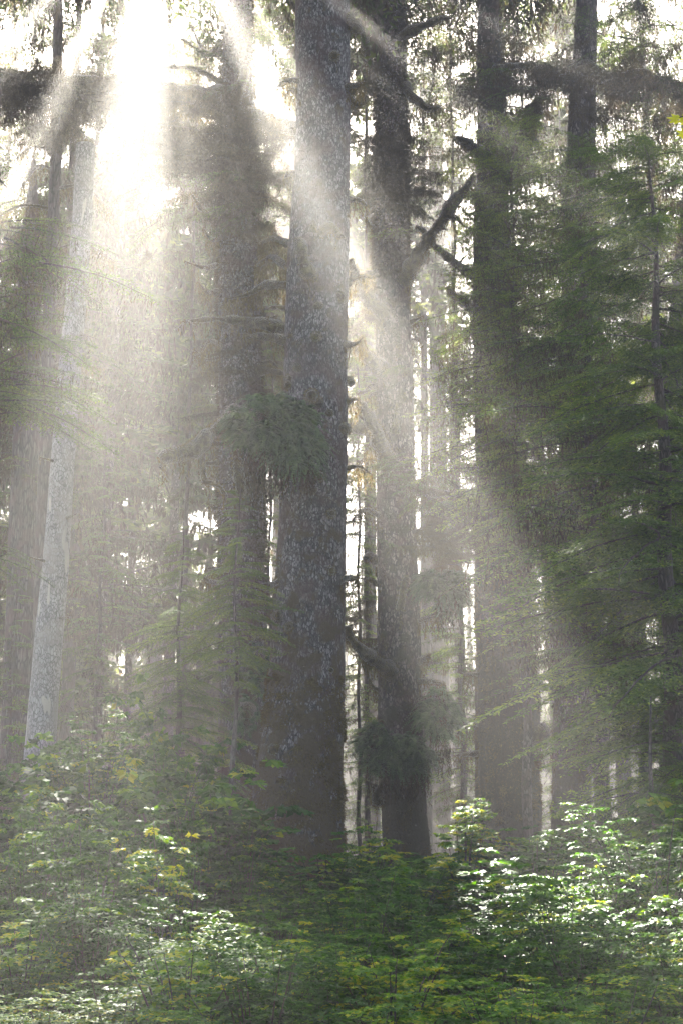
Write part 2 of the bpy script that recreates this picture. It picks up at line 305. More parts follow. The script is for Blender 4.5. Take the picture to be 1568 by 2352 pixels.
# ------------------------------------------------------------------ trunks and limbs
def trunk(parent, D, prof, mat, n=64, dz=.12, lump=.025, seed=0, flare=.35, top=None, moss=None, name='trunk', extra=None):
    """prof: (x_centre, y, width) in photo pixels at distance D, top to bottom; carried on down to the soil"""
    pts = np.array([P(x, y, D) for x, y, w in prof]); wd = np.array([w * (np.linalg.norm(P(x + 1, y, D) - P(x, y, D))) for x, y, w in prof])
    z = pts[:, 2]; o = np.argsort(z); z = z[o]; xs = pts[o, 0]; rr = wd[o] / 2
    gz = float(ground_z(xs[0], D)) - .3
    ztop = top or z[-1]
    zz = np.arange(gz, ztop, dz)
    sx = (xs[-1] - xs[-3]) / (z[-1] - z[-3]) if len(z) > 2 else 0
    xc = np.interp(zz, z, xs); xc = xc + np.where(zz > z[-1], (zz - z[-1]) * sx * .6, 0)
    s0 = (xs[1] - xs[0]) / (z[1] - z[0]); xc = xc + np.where(zz < z[0], (zz - z[0]) * s0, 0)
    r = np.interp(zz, z, rr); tp = np.clip((ztop - zz) / max(ztop - z[-1], .1), 0.06, 1); r = np.where(zz > z[-1], rr[-1] * tp, r)
    r = np.where(zz < z[0], rr[0] * (1 + flare * np.clip((z[0] - zz) / 1.5, 0, 1) ** 1.5), r)
    th = np.linspace(0, 2 * np.pi, n, endpoint=False); K = len(zz)
    px = np.stack([np.broadcast_to(np.cos(th), (K, n)), np.broadcast_to(np.sin(th), (K, n))], -1)
    base = np.stack([xc, np.full(K, D), zz], 1)
    smp = np.concatenate([px * np.repeat(r[:, None, None], n, 1), np.broadcast_to(zz[:, None, None], (K, n, 1)) * .35], -1).reshape(-1, 3)
    lm = (vnoise(smp, seed, 14, 2.2) * lump * .8 + vnoise(smp * [1, 1, .9], seed + 1, 20, 9) * lump * .45).reshape(K, n)
    ang = np.broadcast_to(th, (K, n)); low = np.clip(1 - (zz - gz) / 4.5, 0, 1)[:, None]
    lm = lm + low ** 2 * .16 * np.sin(ang * 5 + seed + zz[:, None] * .15)
    rad = r[:, None] * (1 + lm)
    v = base[:, None] + np.concatenate([px * rad[..., None], np.zeros((K, n, 1))], -1)
    i = np.arange(K - 1)[:, None] * n; j = np.arange(n)[None]; jn = (j + 1) % n
    q = np.stack([i + j, i + jn, i + n + jn, i + n + j], -1)
    g = Geo(); g.add(v, q, .5); ob = g.build(name, mat, parent, loc=parent.location, smooth=True)
    return dict(z=zz, x=xc, r=r, D=D, v=v)
def tuft_on_trunk(parent, info, count, z0, z1, size=.10, mat=None, name='moss', seed=0, clump=0, camside=True, width=.3):
    r = np.random.RandomState(seed); K, n, _ = info['v'].shape; zz = info['z']
    i0, i1 = np.searchsorted(zz, [z0, z1]); i1 = min(i1, K - 1)
    if clump:
        cz = r.randint(i0, i1, clump); ct = r.uniform(np.pi * .95, np.pi * 2.05, clump) ; w = r.randint(0, clump, count); rad = r.gamma(2, .5, clump)
        iz = np.clip(cz[w] + r.normal(0, 1, count) * 2.2 * rad[w], i0, i1 - 1).astype(int); th = ct[w] + r.normal(0, .16, count) * rad[w]
    else:
        iz = r.randint(i0, i1, count); th = r.uniform(np.pi * .9, np.pi * 2.1, count)
    it = np.round(th / (2 * np.pi) * n).astype(int) % n
    p = info['v'][iz, it]; out = np.stack([np.cos(th), np.sin(th), np.zeros(count)], 1)
    dd = out * r.uniform(.3, 1.2, (count, 1)) + np.stack([r.normal(0, .5, count), r.normal(0, .5, count), r.normal(-.6, .5, count)], 1)
    g = Geo(); g.leaves(mk_leaves(p - out * .01 + r.normal(0, .02, (count, 3)), dd, r.normal(0, 1, (count, 3)), size * r.uniform(.5, 1.5, count), size * width), np.clip(r.normal(.45, .2, count), 0, 1))
    o = g.build(name, mat or M_fuzz, parent, loc=parent.location); return o
def limb(parent, pts, r0, r1, fuzz=1.0, name='branch', mat=None, seed=0, lump=.30, hang=0.12, n=10, fr=6, fl=.05, forks=1.8):
    """pts: list of (x, y, D)"""
    r0 *= 1.3; r1 *= 1.3; w = np.array([P(*p) for p in pts]); L = np.linalg.norm(np.diff(w, axis=0), axis=1).sum(); K = max(8, int(L / .09))
    c = spline(w, K); rad = np.linspace(r0, r1, K); rad[-1] *= .55; g = Geo(); tube(g, c, rad, n, 0, .5, lump, seed, fr)
    rf = np.random.RandomState(seed + 77)
    for q_ in range(int(forks * L * 1.3)):
        k0 = rf.randint(int(K * .25), K - 1); t0 = norm(c[min(k0 + 1, K - 1)] - c[k0 - 1]); dv = norm(t0 * .5 + rf.normal(0, .7, 3) + np.array([0, 0, .1])); ln = rf.uniform(.15, .6) * min(1, L / 2); kk = 7
        pp = c[k0] + np.cumsum(np.vstack([np.zeros(3), dv * ln / 6 + rf.normal(0, .03, (kk - 1, 3))]), axis=0); tube(g, pp, np.linspace(rad[k0] * .45 + .008, .006, kk), 5, 0, .5, .2, seed + q_, 9)
    c0 = c[-1] + (c[-1] - c[-2]) * .3; tube(g, [c[-1], c0], [rad[-1], .004], n, 0)
    o = g.build(name, mat or M_moss, parent, loc=parent.location, smooth=True)
    r = np.random.RandomState(seed + 5); cnt = int(fuzz * L * 420 * (r0 + r1) / .2)
    if cnt:
        k = r.randint(0, K, cnt); t, u, ww = frames(c); a = r.uniform(0, 6.28, cnt); dr = u[k] * np.cos(a)[:, None] + ww[k] * np.sin(a)[:, None]
        pos = c[k] + dr * rad[k][:, None] * .9; dd = dr + r.normal(0, .4, (cnt, 3)); dd[:, 2] -= .5
        g = Geo(); g.leaves(mk_leaves(pos, dd, r.normal(0, 1, (cnt, 3)), fl * r.uniform(.6, 1.6, cnt), fl * .3), np.clip(r.normal(.6, .2, cnt), 0, 1))
        if hang:
            hc = int(hang * L * 40)
            for i in range(hc):
                k0 = r.randint(0, K); m = r.randint(3, 11); p0 = c[k0] - [0, 0, rad[k0] * .8]; pos = p0 + np.stack([np.cumsum(r.normal(0, .02, m)), np.cumsum(r.normal(0, .02, m)), -np.arange(m) * .06], 1)
                g.leaves(mk_leaves(pos, np.stack([r.normal(0, .3, m), r.normal(0, .3, m), -np.ones(m)], 1), r.normal(0, 1, (m, 3)), .1, .03), np.clip(r.normal(.5, .2, m), 0, 1))
        g.build('moss', M_fuzz, o, loc=parent.location)
    return c
def crown_px(parent, specs, mats=MATS_N, name='crown', carve=False):
    """specs: list of (x, y, D, azimuth_deg, scale, templates, tilt, tone)"""
    g = Geo()
    for s in specs:
        x, y, D, az, sc, T, tilt, tone = s
        put(g, T[rs.randint(len(T))], P(x, y, D), math.radians(az), sc * DS, tilt, rs.normal(0, .15), tone, carve=carve)
    return g.build(name, mats, parent, loc=parent.location)
def scatter(x0, y0, x1, y1, D, n, sc, T, az=None, tilt=-.1, tone=0.0, dj=2.0, ell=True):
    out = []
    while len(out) < n:
        u, v = rs.uniform(-1, 1, 2)
        if ell and u * u + v * v > 1: continue
        x = (x0 + x1) / 2 + u * (x1 - x0) / 2; y = (y0 + y1) / 2 + v * (y1 - y0) / 2
        out.append((x, y, D + rs.uniform(-dj, dj), (rs.uniform(0, 360) if az is None else az + rs.normal(0, 30)), sc * rs.uniform(.65, 1.3), T, tilt + rs.normal(0, .15), tone + rs.normal(0, .08)))
    return out
def conifer(parent, x, y, z0, z1, rad, n, T, mats, taper=.8, carve=False, tone=0.0, base_r=None, sc_j=.25, wood=2, bottom=.5, keepf=1.0, zthin=None, thin=.3, g=None):
    own = g is None; g = g or Geo()
    for i in range(n):
        u = (i + rs.rand()) / n; z = z0 + (z1 - z0) * u
        prof = min(1, bottom + (1 - bottom) * u * 4) * (1 - taper * max(0, u - .15) / .85)
        L = rad * prof * rs.uniform(1 - sc_j, 1 + sc_j); t = T[rs.randint(len(T))]
        if L < .25: L = .25
        if zthin and z < zthin and rs.rand() > thin: continue
        if carve and in_gap(np.array([[x, y, z]]))[0]: continue
        put(g, t, np.array([x, y, z]), rs.uniform(0, 6.283), L / t['L'], rs.uniform(-.3, .1) + .4 * max(0, u - .75), rs.normal(0, .2), tone + rs.normal(0, .13), carve=carve, wood=wood, r0=.03, wmin=3, keep=keepf)
    if own: return g.build('crown', mats, parent, loc=parent.location)

# ================================================================== THE SETTING
def make_ground():
    g = Geo(); xs = np.concatenate([np.linspace(-900, -60, 8), np.linspace(-50, 50, 80), np.linspace(60, 900, 8)]); ys = np.concatenate([np.linspace(-600, -20, 6), np.linspace(-14, 60, 70), np.linspace(70, 1500, 12)])
    X, Y = np.meshgrid(xs, ys); Z = ground_z(X, Y) + .05 * np.sin(X * 1.3) * np.cos(Y * 1.1); v = np.stack([X, Y, Z], -1); nx = len(xs)
    i = np.arange(len(ys) - 1)[:, None] * nx; j = np.arange(nx - 1)[None]; q = np.stack([i + j, i + j + 1, i + nx + j + 1, i + nx + j], -1)
    g.add(v, q, .5); o = g.build('ground', ground_mat(), smooth=True); tag(o, 'mossy brown forest floor under the shrubs', None, None, 'structure')
make_ground()
def tree(name, label, D, x, y, cat='tree', group=None):
    p = P(x, y, D); return thing(name, label, cat, (p[0], D, float(ground_z(p[0], D)) - .3), group)
# ---- main spruce
t1 = tree('spruce_tree', 'thickest grey scaly spruce trunk in the middle with mossy brown base', 35, 690, 1950)
i1 = trunk(t1, 35, [(740, -40, 124), (743, 300, 124), (731, 600, 140), (724, 900, 147), (717, 1200, 154), (706, 1500, 168), (694, 1700, 188), (680, 1830, 212), (668, 1950, 236)], M_spruce, n=180, dz=.05, lump=.022, seed=1, flare=.3, top=51)
tuft_on_trunk(t1, i1, 20000, .8, 6.5, .08, seed=3, clump=110)
rk = np.random.RandomState(8)
for k in range(18):
    y = rk.uniform(120, 1750); wk = np.interp(y, [0, 1200, 1950], [60, 74, 100]); xk = np.interp(y, [0, 600, 1950], [742, 731, 677]) + rk.uniform(-.8, .8) * wk
    f = 35 - math.sqrt(max(0, 1 - ((xk - np.interp(y, [0, 600, 1950], [742, 731, 677])) / wk) ** 2)) * wk / 93.3
    limb(t1, [(xk, y, f + .05), (xk + rk.uniform(-4, 4), y - rk.uniform(0, 8), f - rk.uniform(.08, .3))], rk.uniform(.08, .15), rk.uniform(.04, .1), 1.6, seed=400 + k, name='burl', lump=.35, forks=0)
tuft_on_trunk(t1, i1, 3500, 6.5, 22, .06, seed=4, clump=45)
limb(t1, [(655, 757, 35.2), (600, 742, 35.3), (560, 738, 35.4), (490, 733, 35.2), (415, 740, 35)], .15, .035, .7, seed=1, hang=.5)
limb(t1, [(655, 783, 34.8), (610, 773, 34.6), (562, 772, 34.2)], .11, .03, .6, seed=2)
limb(t1, [(660, 655, 35.5), (610, 655, 35.8), (575, 675, 36), (520, 687, 36)], .10, .025, 1, seed=3, hang=3)
limb(t1, [(662, 610, 35.8), (620, 590, 36.5), (590, 612, 37)], .08, .03, 1, seed=4, hang=3)
limb(t1, [(664, 560, 35.6), (630, 548, 36.5), (595, 560, 37)], .09, .03, 1, seed=5, hang=2)
limb(t1, [(655, 708, 35), (632, 706, 35), (614, 709, 35)], .06, .02, .4, seed=6)
limb(t1, [(712, 632, 34.0), (702, 610, 33.8), (692, 570, 33.7), (685, 545, 33.75)], .17, .07, .8, seed=7)
limb(t1, [(718, 530, 34.2), (720, 505, 34.0)], .08, .03, .5, seed=8)
limb(t1, [(735, 535, 34.1), (755, 522, 33.95), (770, 527, 34.0), (780, 545, 34.2)], .12, .07, 1.2, seed=9)
limb(t1, [(800, 600, 35), (815, 625, 35.2), (808, 640, 35.1)], .10, .10, 1, seed=10)
limb(t1, [(797, 650, 35), (806, 655, 35)], .12, .10, 1, seed=11)
limb(t1, [(800, 225, 35), (818, 240, 35), (838, 240, 35)], .10, .05, .5, seed=12)
limb(t1, [(715, 910, 34.0), (718, 906, 33.75)], .15, .12, 1.5, seed=13, name='burl', lump=.35)
limb(t1, [(790, 985, 34.6), (800, 978, 34.5)], .15, .1, 1.5, seed=14, name='burl', lump=.35)
limb(t1, [(760, 1180, 34.0), (762, 1178, 33.85)], .09, .08, 1.5, seed=15, name='burl', lump=.35)
limb(t1, [(640, 1335, 34.6), (622, 1345, 34.4), (600, 1350, 34.2)], .09, .06, 1, seed=16)
limb(t1, [(800, 870, 35), (806, 885, 34.9)], .12, .1, 1, seed=17, name='burl', lump=.35)
limb(t1, [(800, 50, 34.8), (815, 60, 34.6), (812, 75, 34.7)], .15, .12, 1, seed=18, name='burl')
conifer(t1, P(740, -40, 35)[0], 35, 28, 50, 6.2, 210, MIDH, MATS_F, carve=True, bottom=.8, taper=.5)  # unseen tops of this and the other big spruces, packed to block sun
crown_px(t1, scatter(600, 225, 690, 500, 35.6, 9, .45, MATT, az=180, dj=.7), MATS_N)
# mossy bough that carries the fern mat
t1b = limb(t1, [(650, 985, 34.6), (600, 960, 34.4), (550, 965, 34.2), (495, 995, 34), (460, 1020, 33.9), (425, 1040, 33.8), (385, 1048, 33.7), (372, 1062, 33.7)], .29, .095, 2.2, seed=20, hang=.4)
limb(t1, [(466, 1015, 33.9), (466, 1060, 33.9), (470, 1105, 33.9), (480, 1108, 33.9), (505, 1118, 33.9), (514, 1135, 33.9)], .065, .05, 1.6, seed=21)
limb(t1, [(560, 1010, 34), (520, 1018, 34), (475, 1020, 34)], .09, .05, 1.4, seed=22)
limb(t1, [(560, 1012, 33.9), (543, 1022, 33.8), (545, 1060, 33.8), (548, 1100, 33.8), (553, 1145, 33.8)], .10, .085, 2.2, seed=23, lump=.45, fr=9)
def ferns(label, boxes, D, n, sc, name='fern_clump', under=None, seed=0, tone=0.0):
    c = P((boxes[0][0] + boxes[0][2]) / 2, (boxes[0][1] + boxes[0][3]) / 2, D); t = thing(name, label, 'fern', c)
    g = Geo(); r = np.random.RandomState(seed)
    for (x0, y0, x1, y1, f) in boxes:
        for i in range(int(n * f)):
            while True:
                u, v = r.uniform(-1, 1, 2)
                if u * u + v * v < 1: break
            x = (x0 + x1) / 2 + u * (x1 - x0) / 2; y = (y0 + y1) / 2 + v * (y1 - y0) / 2; bulge = math.sqrt(max(0, 1 - u * u - v * v * .8))
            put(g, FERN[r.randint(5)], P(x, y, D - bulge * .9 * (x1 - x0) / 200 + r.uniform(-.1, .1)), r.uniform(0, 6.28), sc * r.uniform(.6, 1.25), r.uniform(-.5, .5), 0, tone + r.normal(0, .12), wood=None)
    o = g.build('fronds', [M_fern], t, loc=t.location)
    g = Geo()
    for (x0, y0, x1, y1, f) in boxes:   # the root mat of moss and soil the ferns grow in
        a, b = P(x0 + (x1 - x0) * .12, (y0 + y1) / 2, D + .15), P(x1 - (x1 - x0) * .12, (y0 + y1) / 2, D + .15); R = np.linalg.norm(P(x0, y0, D) - P(x0, y1, D)) * .36
        k = 14; s = np.linspace(0, 1, k); tube(g, a + (b - a) * s[:, None], R * np.sqrt(np.clip(1 - (2 * s - 1) ** 2, .02, 1)), 14, 0, .4, .3, seed, 3)
    g.build('root_mat', M_moss, t, loc=t.location, smooth=True)
    if under:
        g = Geo()
        for (x0, y0, x1, y1, cnt) in under:
            for i in range(cnt):
                x = r.uniform(x0, x1); y = r.uniform(y0, y1); m = r.randint(5, 15); p0 = P(x, y, D - .1 + r.uniform(-.4, .3)); pos = p0 + np.stack([np.cumsum(r.normal(0, .015, m)), np.cumsum(r.normal(0, .015, m)), -np.arange(m) * .06], 1)
                g.leaves(mk_leaves(pos, np.stack([r.normal(0, .3, m), r.normal(0, .3, m), -np.ones(m)], 1), r.normal(0, 1, (m, 3)), .11, .035), np.clip(r.normal(.4, .2, m), 0, 1))
        g.build('moss_curtain', [M_hang], t, loc=t.location)
    return t
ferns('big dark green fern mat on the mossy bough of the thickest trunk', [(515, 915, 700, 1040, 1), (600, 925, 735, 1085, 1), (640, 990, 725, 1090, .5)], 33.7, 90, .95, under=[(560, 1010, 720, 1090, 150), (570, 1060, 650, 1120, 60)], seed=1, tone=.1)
# ---- spruce behind on the left
t2 = tree('spruce_tree', 'moss draped spruce behind and left of the thickest trunk', 42, 555, 1900)
i2 = trunk(t2, 42, [(548, -40, 60), (545, 150, 70), (548, 400, 82), (548, 700, 94), (553, 1000, 98), (557, 1300, 106), (560, 1500, 114), (556, 1700, 104), (553, 1900, 104)], M_spruce, n=90, dz=.09, lump=.04, seed=2, top=53)
tuft_on_trunk(t2, i2, 16000, 9, 32, .14, seed=5, mat=M_hang)
tuft_on_trunk(t2, i2, 2500, 1, 9, .09, seed=6, clump=30)
b = limb(t2, [(520, 235, 42), (470, 228, 41.5), (400, 215, 41), (300, 205, 40.5), (200, 195, 40), (90, 205, 39.5), (-40, 225, 39)], .33, .12, 1.2, seed=30, hang=3)
limb(t2, [(560, 262, 41.5), (610, 275, 41), (650, 290, 40), (690, 300, 38)], .22, .14, 1, seed=31, hang=1)
limb(t2, [(540, 240, 41.5), (555, 195, 41.2), (565, 150, 41)], .2, .1, 1.5, seed=32)
limb(t2, [(585, 555, 41.6), (540, 528, 41.2), (500, 510, 41), (465, 480, 40.8), (440, 445, 40.6)], .12, .04, 1, seed=33)
limb(t2, [(510, 95, 42), (480, 128, 42), (455, 115, 42), (420, 90, 42)], .09, .03, .8, seed=34, hang=.5)
limb(t2, [(510, 190, 42), (470, 170, 42), (430, 155, 42), (350, 155, 42)], .1, .04, .8, seed=35, hang=.5)
limb(t2, [(505, 120, 42), (470, 118, 42.3), (440, 60, 42.4)], .09, .03, .8, seed=36)
limb(t2, [(500, 610, 42), (470, 615, 41.6), (425, 600, 41.4)], .07, .02, .8, seed=37)
limb(t2, [(595, 850, 41.7), (620, 850, 41.4), (650, 858, 41.2)], .12, .08, 1, seed=38)
sp = scatter(320, 250, 560, 390, 40, 60, .5, MATT) + scatter(490, 230, 615, 540, 40, 80, .5, MATT) + scatter(600, 290, 680, 480, 39, 26, .36, MATT) + scatter(280, 420, 470, 520, 40.8, 9, .42, NEARH, az=180, tilt=-.3) + scatter(540, 380, 680, 540, 40, 22, .5, NEARH)
sp += scatter(330, 545, 350, 600, 40.5, 2, .2, MATT)
sp += scatter(0, 150, 225, 300, 39, 90, .5, MATT) + scatter(180, 190, 460, 260, 40.5, 26, .38, MATT)
sp += scatter(545, 770, 615, 910, 41.2, 12, .33, MATT) + scatter(460, 800, 510, 960, 42.3, 7, .4, MATT) + scatter(440, 0, 640, 220, 42.5, 26, .5, NEARH) + scatter(560, 1080, 640, 1180, 41.5, 8, .35, NEARH)
crown_px(t2, sp)
conifer(t2, P(545, -40, 42)[0], 42, 32, 52, 6.2, 210, MIDH, MATS_F, carve=True, bottom=.8, taper=.5)
ferns('small fern clump between the two left spruces low down', [(545, 1480, 640, 1600, 1), (540, 1590, 600, 1690, .5)], 36.2, 22, .8, seed=2)
# ---- right-hand slender spruce
t3 = tree('spruce_tree', 'slender spruce right of the thickest trunk with fern collar', 45, 935, 1980)
i3 = trunk(t3, 45, [(893, -40, 58), (892, 150, 62), (898, 300, 66), (897, 600, 80), (903, 800, 84), (907, 1000, 86), (909, 1200, 92), (913, 1400, 98), (917, 1600, 100), (922, 1800, 104), (935, 1980, 104)], M_spruce2, n=110, dz=.07, lump=.035, seed=3, top=53)
tuft_on_trunk(t3, i3, 14000, 21, 33, .16, seed=7, mat=M_hang)
tuft_on_trunk(t3, i3, 6000, 1, 21, .08, seed=8, clump=90)
limb(t3, [(925, 650, 44.6), (950, 600, 44.2), (985, 545, 43.8), (1030, 480, 43.4), (1062, 440, 43.2), (1090, 402, 43)], .24, .07, 1.0, seed=40, hang=1)
limb(t3, [(1025, 495, 43.4), (1045, 500, 43.4), (1065, 520, 43.4), (1082, 525, 43.3)], .08, .03, 1, seed=41)
limb(t3, [(985, 545, 43.8), (968, 528, 43.9), (955, 522, 44)], .07, .12, 1, seed=42, lump=.5)
limb(t3, [(880, 720, 44.6), (850, 690, 44.3), (825, 640, 44), (800, 605, 43.7)], .26, .15, .8, seed=43, hang=1.5)
limb(t3, [(880, 855, 44.4), (855, 830, 44), (835, 812, 43.8), (818, 798, 43.7)], .2, .15, 1, seed=44)
limb(t3, [(885, 1055, 44.2), (870, 1005, 43.8), (850, 965, 43.6), (825, 925, 43.4)], .26, .1, 1.4, seed=45, hang=.4)
limb(t3, [(870, 887, 45), (850, 888, 44.8), (840, 898, 44.7), (820, 905, 44.6)], .09, .03, .7, seed=46)
limb(t3, [(905, 995, 44.2), (909, 960, 44.05), (910, 928, 44)], .12, .03, .4, seed=47)
limb(t3, [(900, 1545, 44.1), (865, 1520, 43.6), (825, 1490, 43.2), (803, 1465, 43), (797, 1438, 43)], .22, .1, 1.4, seed=48, hang=.6)
limb(t3, [(918, 1400, 44.2), (922, 1365, 44.05), (930, 1335, 44), (938, 1330, 44)], .12, .09, 1.2, seed=49)
limb(t3, [(868, 1290, 45), (850, 1278, 44.8), (838, 1288, 44.6)], .11, .08, 2, seed=50, lump=.5)
limb(t3, [(868, 1340, 45), (845, 1332, 44.8)], .09, .05, 1.5, seed=51)
limb(t3, [(915, 85, 44.8), (945, 72, 44.6), (985, 55, 44.4), (1010, 42, 44.3), (1030, 45, 44.3)], .15, .06, .5, seed=52, hang=.8)
limb(t3, [(925, 200, 44.8), (955, 230, 44.5), (985, 250, 44.4), (1010, 245, 44.4)], .16, .05, .8, seed=53, hang=1)
limb(t3, [(868, 995, 45.5), (840, 990, 45.5), (800, 978, 45.5)], .13, .12, .8, seed=54)
limb(t3, [(940, 1125, 44.2), (980, 1130, 43.6), (1030, 1135, 43.2), (1075, 1130, 43)], .15, .05, 1, seed=55, hang=2)
limb(t3, [(870, 1810, 44.2), (866, 1830, 44.1), (868, 1850, 44.2)], .2, .16, 2, seed=56, name='burl', lump=.35)
limb(t3, [(868, 200, 44.8), (850, 160, 44.6), (838, 90, 44.5), (832, 20, 44.5), (830, -40, 44.5)], .13, .07, 1, seed=57, hang=1)
sp = scatter(835, 290, 955, 470, 44, 60, .5, MATT) + scatter(890, 1040, 985, 1150, 43.4, 60, .36, NEARH) + scatter(960, 1080, 1110, 1180, 43, 50, .4, NEARH, tilt=-.3) + scatter(970, 1130, 1110, 1300, 43.4, 40, .42, MATT, tilt=-.3, tone=.35)
sp += scatter(825, 90, 880, 290, 44.5, 14, .4, MATT) + scatter(815, 660, 865, 740, 44.4, 9, .35, MATT) + scatter(930, 330, 1010, 560, 46, 14, .5, NEARH, tone=.2) + scatter(800, 1360, 870, 1500, 46, 10, .5, MATT) + scatter(800, 1130, 865, 1240, 45.6, 9, .5, NEARH) + scatter(810, 800, 860, 900, 47, 5, .4, NEARH)  # lifted tones here and above paint in lit moss and foliage
sp += scatter(900, 820, 960, 860, 44.2, 6, .3, NEARH)
crown_px(t3, sp)
conifer(t3, P(892, -40, 45)[0], 45, 34, 52, 6.2, 210, MIDH, MATS_F, carve=True, bottom=.8, taper=.5)
ferns('shaggy fern collar round the slender trunk low down', [(828, 1665, 905, 1780, .7), (870, 1690, 990, 1775, 1)], 43.7, 75, 1.15, under=[(840, 1730, 985, 1800, 170)], seed=3)
ferns('sunlit fern clump on the right side of the slender trunk', [(968, 1590, 1045, 1690, 1)], 44.2, 50, 1.1, under=[(985, 1640, 1035, 1740, 90)], seed=4, tone=.25)  # sunlight on the fronds is partly painted by the raised tone
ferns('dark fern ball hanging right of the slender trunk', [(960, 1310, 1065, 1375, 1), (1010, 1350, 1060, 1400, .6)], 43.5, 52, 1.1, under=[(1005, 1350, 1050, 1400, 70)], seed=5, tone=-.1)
limb(t3, [(945, 1345, 44.4), (985, 1345, 44), (1030, 1350, 43.8)], .14, .1, 1, seed=58)
limb(t3, [(955, 1660, 44.6), (985, 1655, 44.5), (1020, 1650, 44.4)], .14, .1, 1, seed=59)
# ---- dark moss covered trunk
t4 = tree('spruce_tree', 'broad dark trunk wrapped in brown moss right of centre', 50, 1168, 1930)
i4 = trunk(t4, 50, [(1120, -40, 46), (1120, 100, 52), (1128, 300, 66), (1125, 450, 78), (1135, 700, 100), (1145, 1000, 112), (1152, 1300, 126), (1158, 1500, 132), (1162, 1700, 144), (1168, 1930, 150)], M_mossy, n=110, dz=.08, lump=.05, seed=4, top=56)
tuft_on_trunk(t4, i4, 15000, 1, 14, .10, seed=9, clump=190, mat=M_fuzz)
limb(t4, [(1140, 400, 49.5), (1180, 360, 49.2), (1205, 320, 49), (1215, 285, 49), (1225, 240, 49)], .38, .2, 1, seed=60)
limb(t4, [(1100, 355, 49.5), (1070, 330, 49), (1045, 318, 48.6)], .22, .1, 1, seed=61, hang=2)
limb(t4, [(1228, 1680, 49), (1248, 1700, 48.9), (1255, 1712, 48.9)], .35, .2, 1.4, seed=62, name='burl', lump=.35)
limb(t4, [(1130, 945, 49), (1070, 935, 48), (1010, 925, 47)], .2, .1, .8, seed=63)
limb(t4, [(1100, 720, 49), (1060, 690, 48), (1025, 660, 47.5)], .15, .08, .8, seed=64)
limb(t4, [(1100, 640, 49), (1050, 610, 48), (990, 560, 47)], .15, .08, .8, seed=65)
sp = scatter(990, 80, 1290, 260, 49, 34, .7, MATT, tone=.15) + scatter(1040, 150, 1200, 300, 48, 22, .7, NEARH) + scatter(1040, 1180, 1130, 1290, 48.5, 30, .4, MATT, tone=.3) + scatter(930, 60, 1060, 330, 50, 20, .7, NEARH, tone=.25)  # lighter tones paint the creamy sunlit look into these boughs
crown_px(t4, sp)
conifer(t4, P(1118, -40, 50)[0], 50, 37, 55, 6.2, 210, MIDH, MATS_F, carve=True, bottom=.8, taper=.5)
# ---- right trunk
t5 = tree('spruce_tree', 'scaly dark trunk with a mossy stub on its right side', 48, 1312, 1930)
i5 = trunk(t5, 48, [(1346, -40, 48), (1343, 100, 52), (1334, 300, 66), (1325, 700, 72), (1320, 1000, 76), (1314, 1300, 78), (1312, 1600, 84), (1313, 1780, 88), (1312, 1930, 96)], M_spruce2, n=100, dz=.08, lump=.05, seed=5, top=55)
tuft_on_trunk(t5, i5, 8000, 1, 14, .09, seed=10, clump=110)
limb(t5, [(1350, 1622, 47.5), (1375, 1618, 47.2), (1400, 1628, 47), (1425, 1640, 46.8)], .16, .12, 1.6, seed=70)
limb(t5, [(1350, 1745, 47.5), (1368, 1765, 47.3), (1374, 1780, 47.3)], .24, .18, 1.5, seed=71, name='burl', lump=.35)
limb(t5, [(1330, 150, 47.5), (1400, 180, 47), (1480, 170, 46.5), (1568, 200, 46)], .22, .1, .7, seed=72, hang=2)
limb(t5, [(1330, 190, 47.5), (1270, 175, 47), (1200, 150, 46.5), (1130, 160, 46)], .22, .1, .7, seed=73, hang=2)
limb(t5, [(1355, 1690, 47.6), (1372, 1688, 47.5)], .05, .02, 1, seed=74)
sp = scatter(1180, 120, 1420, 260, 46.5, 28, .6, MATT, tone=.15) + scatter(1380, 150, 1600, 300, 46, 30, .7, MATT, tone=.15) + scatter(1360, 20, 1600, 160, 48, 18, .8, NEARH, tone=.2) + scatter(1230, 900, 1420, 1250, 46.5, 20, .7, NEARH) + scatter(1360, 1480, 1420, 1560, 46, 6, .5, MATT)  # tone raised to stand in for backlight on the upper mats
sp += scatter(1180, 1320, 1240, 1560, 47, 6, .4, NEARH)
crown_px(t5, sp)
conifer(t5, P(1346, -40, 48)[0], 48, 36, 54, 6.2, 210, MIDH, MATS_F, carve=True, bottom=.8, taper=.5)
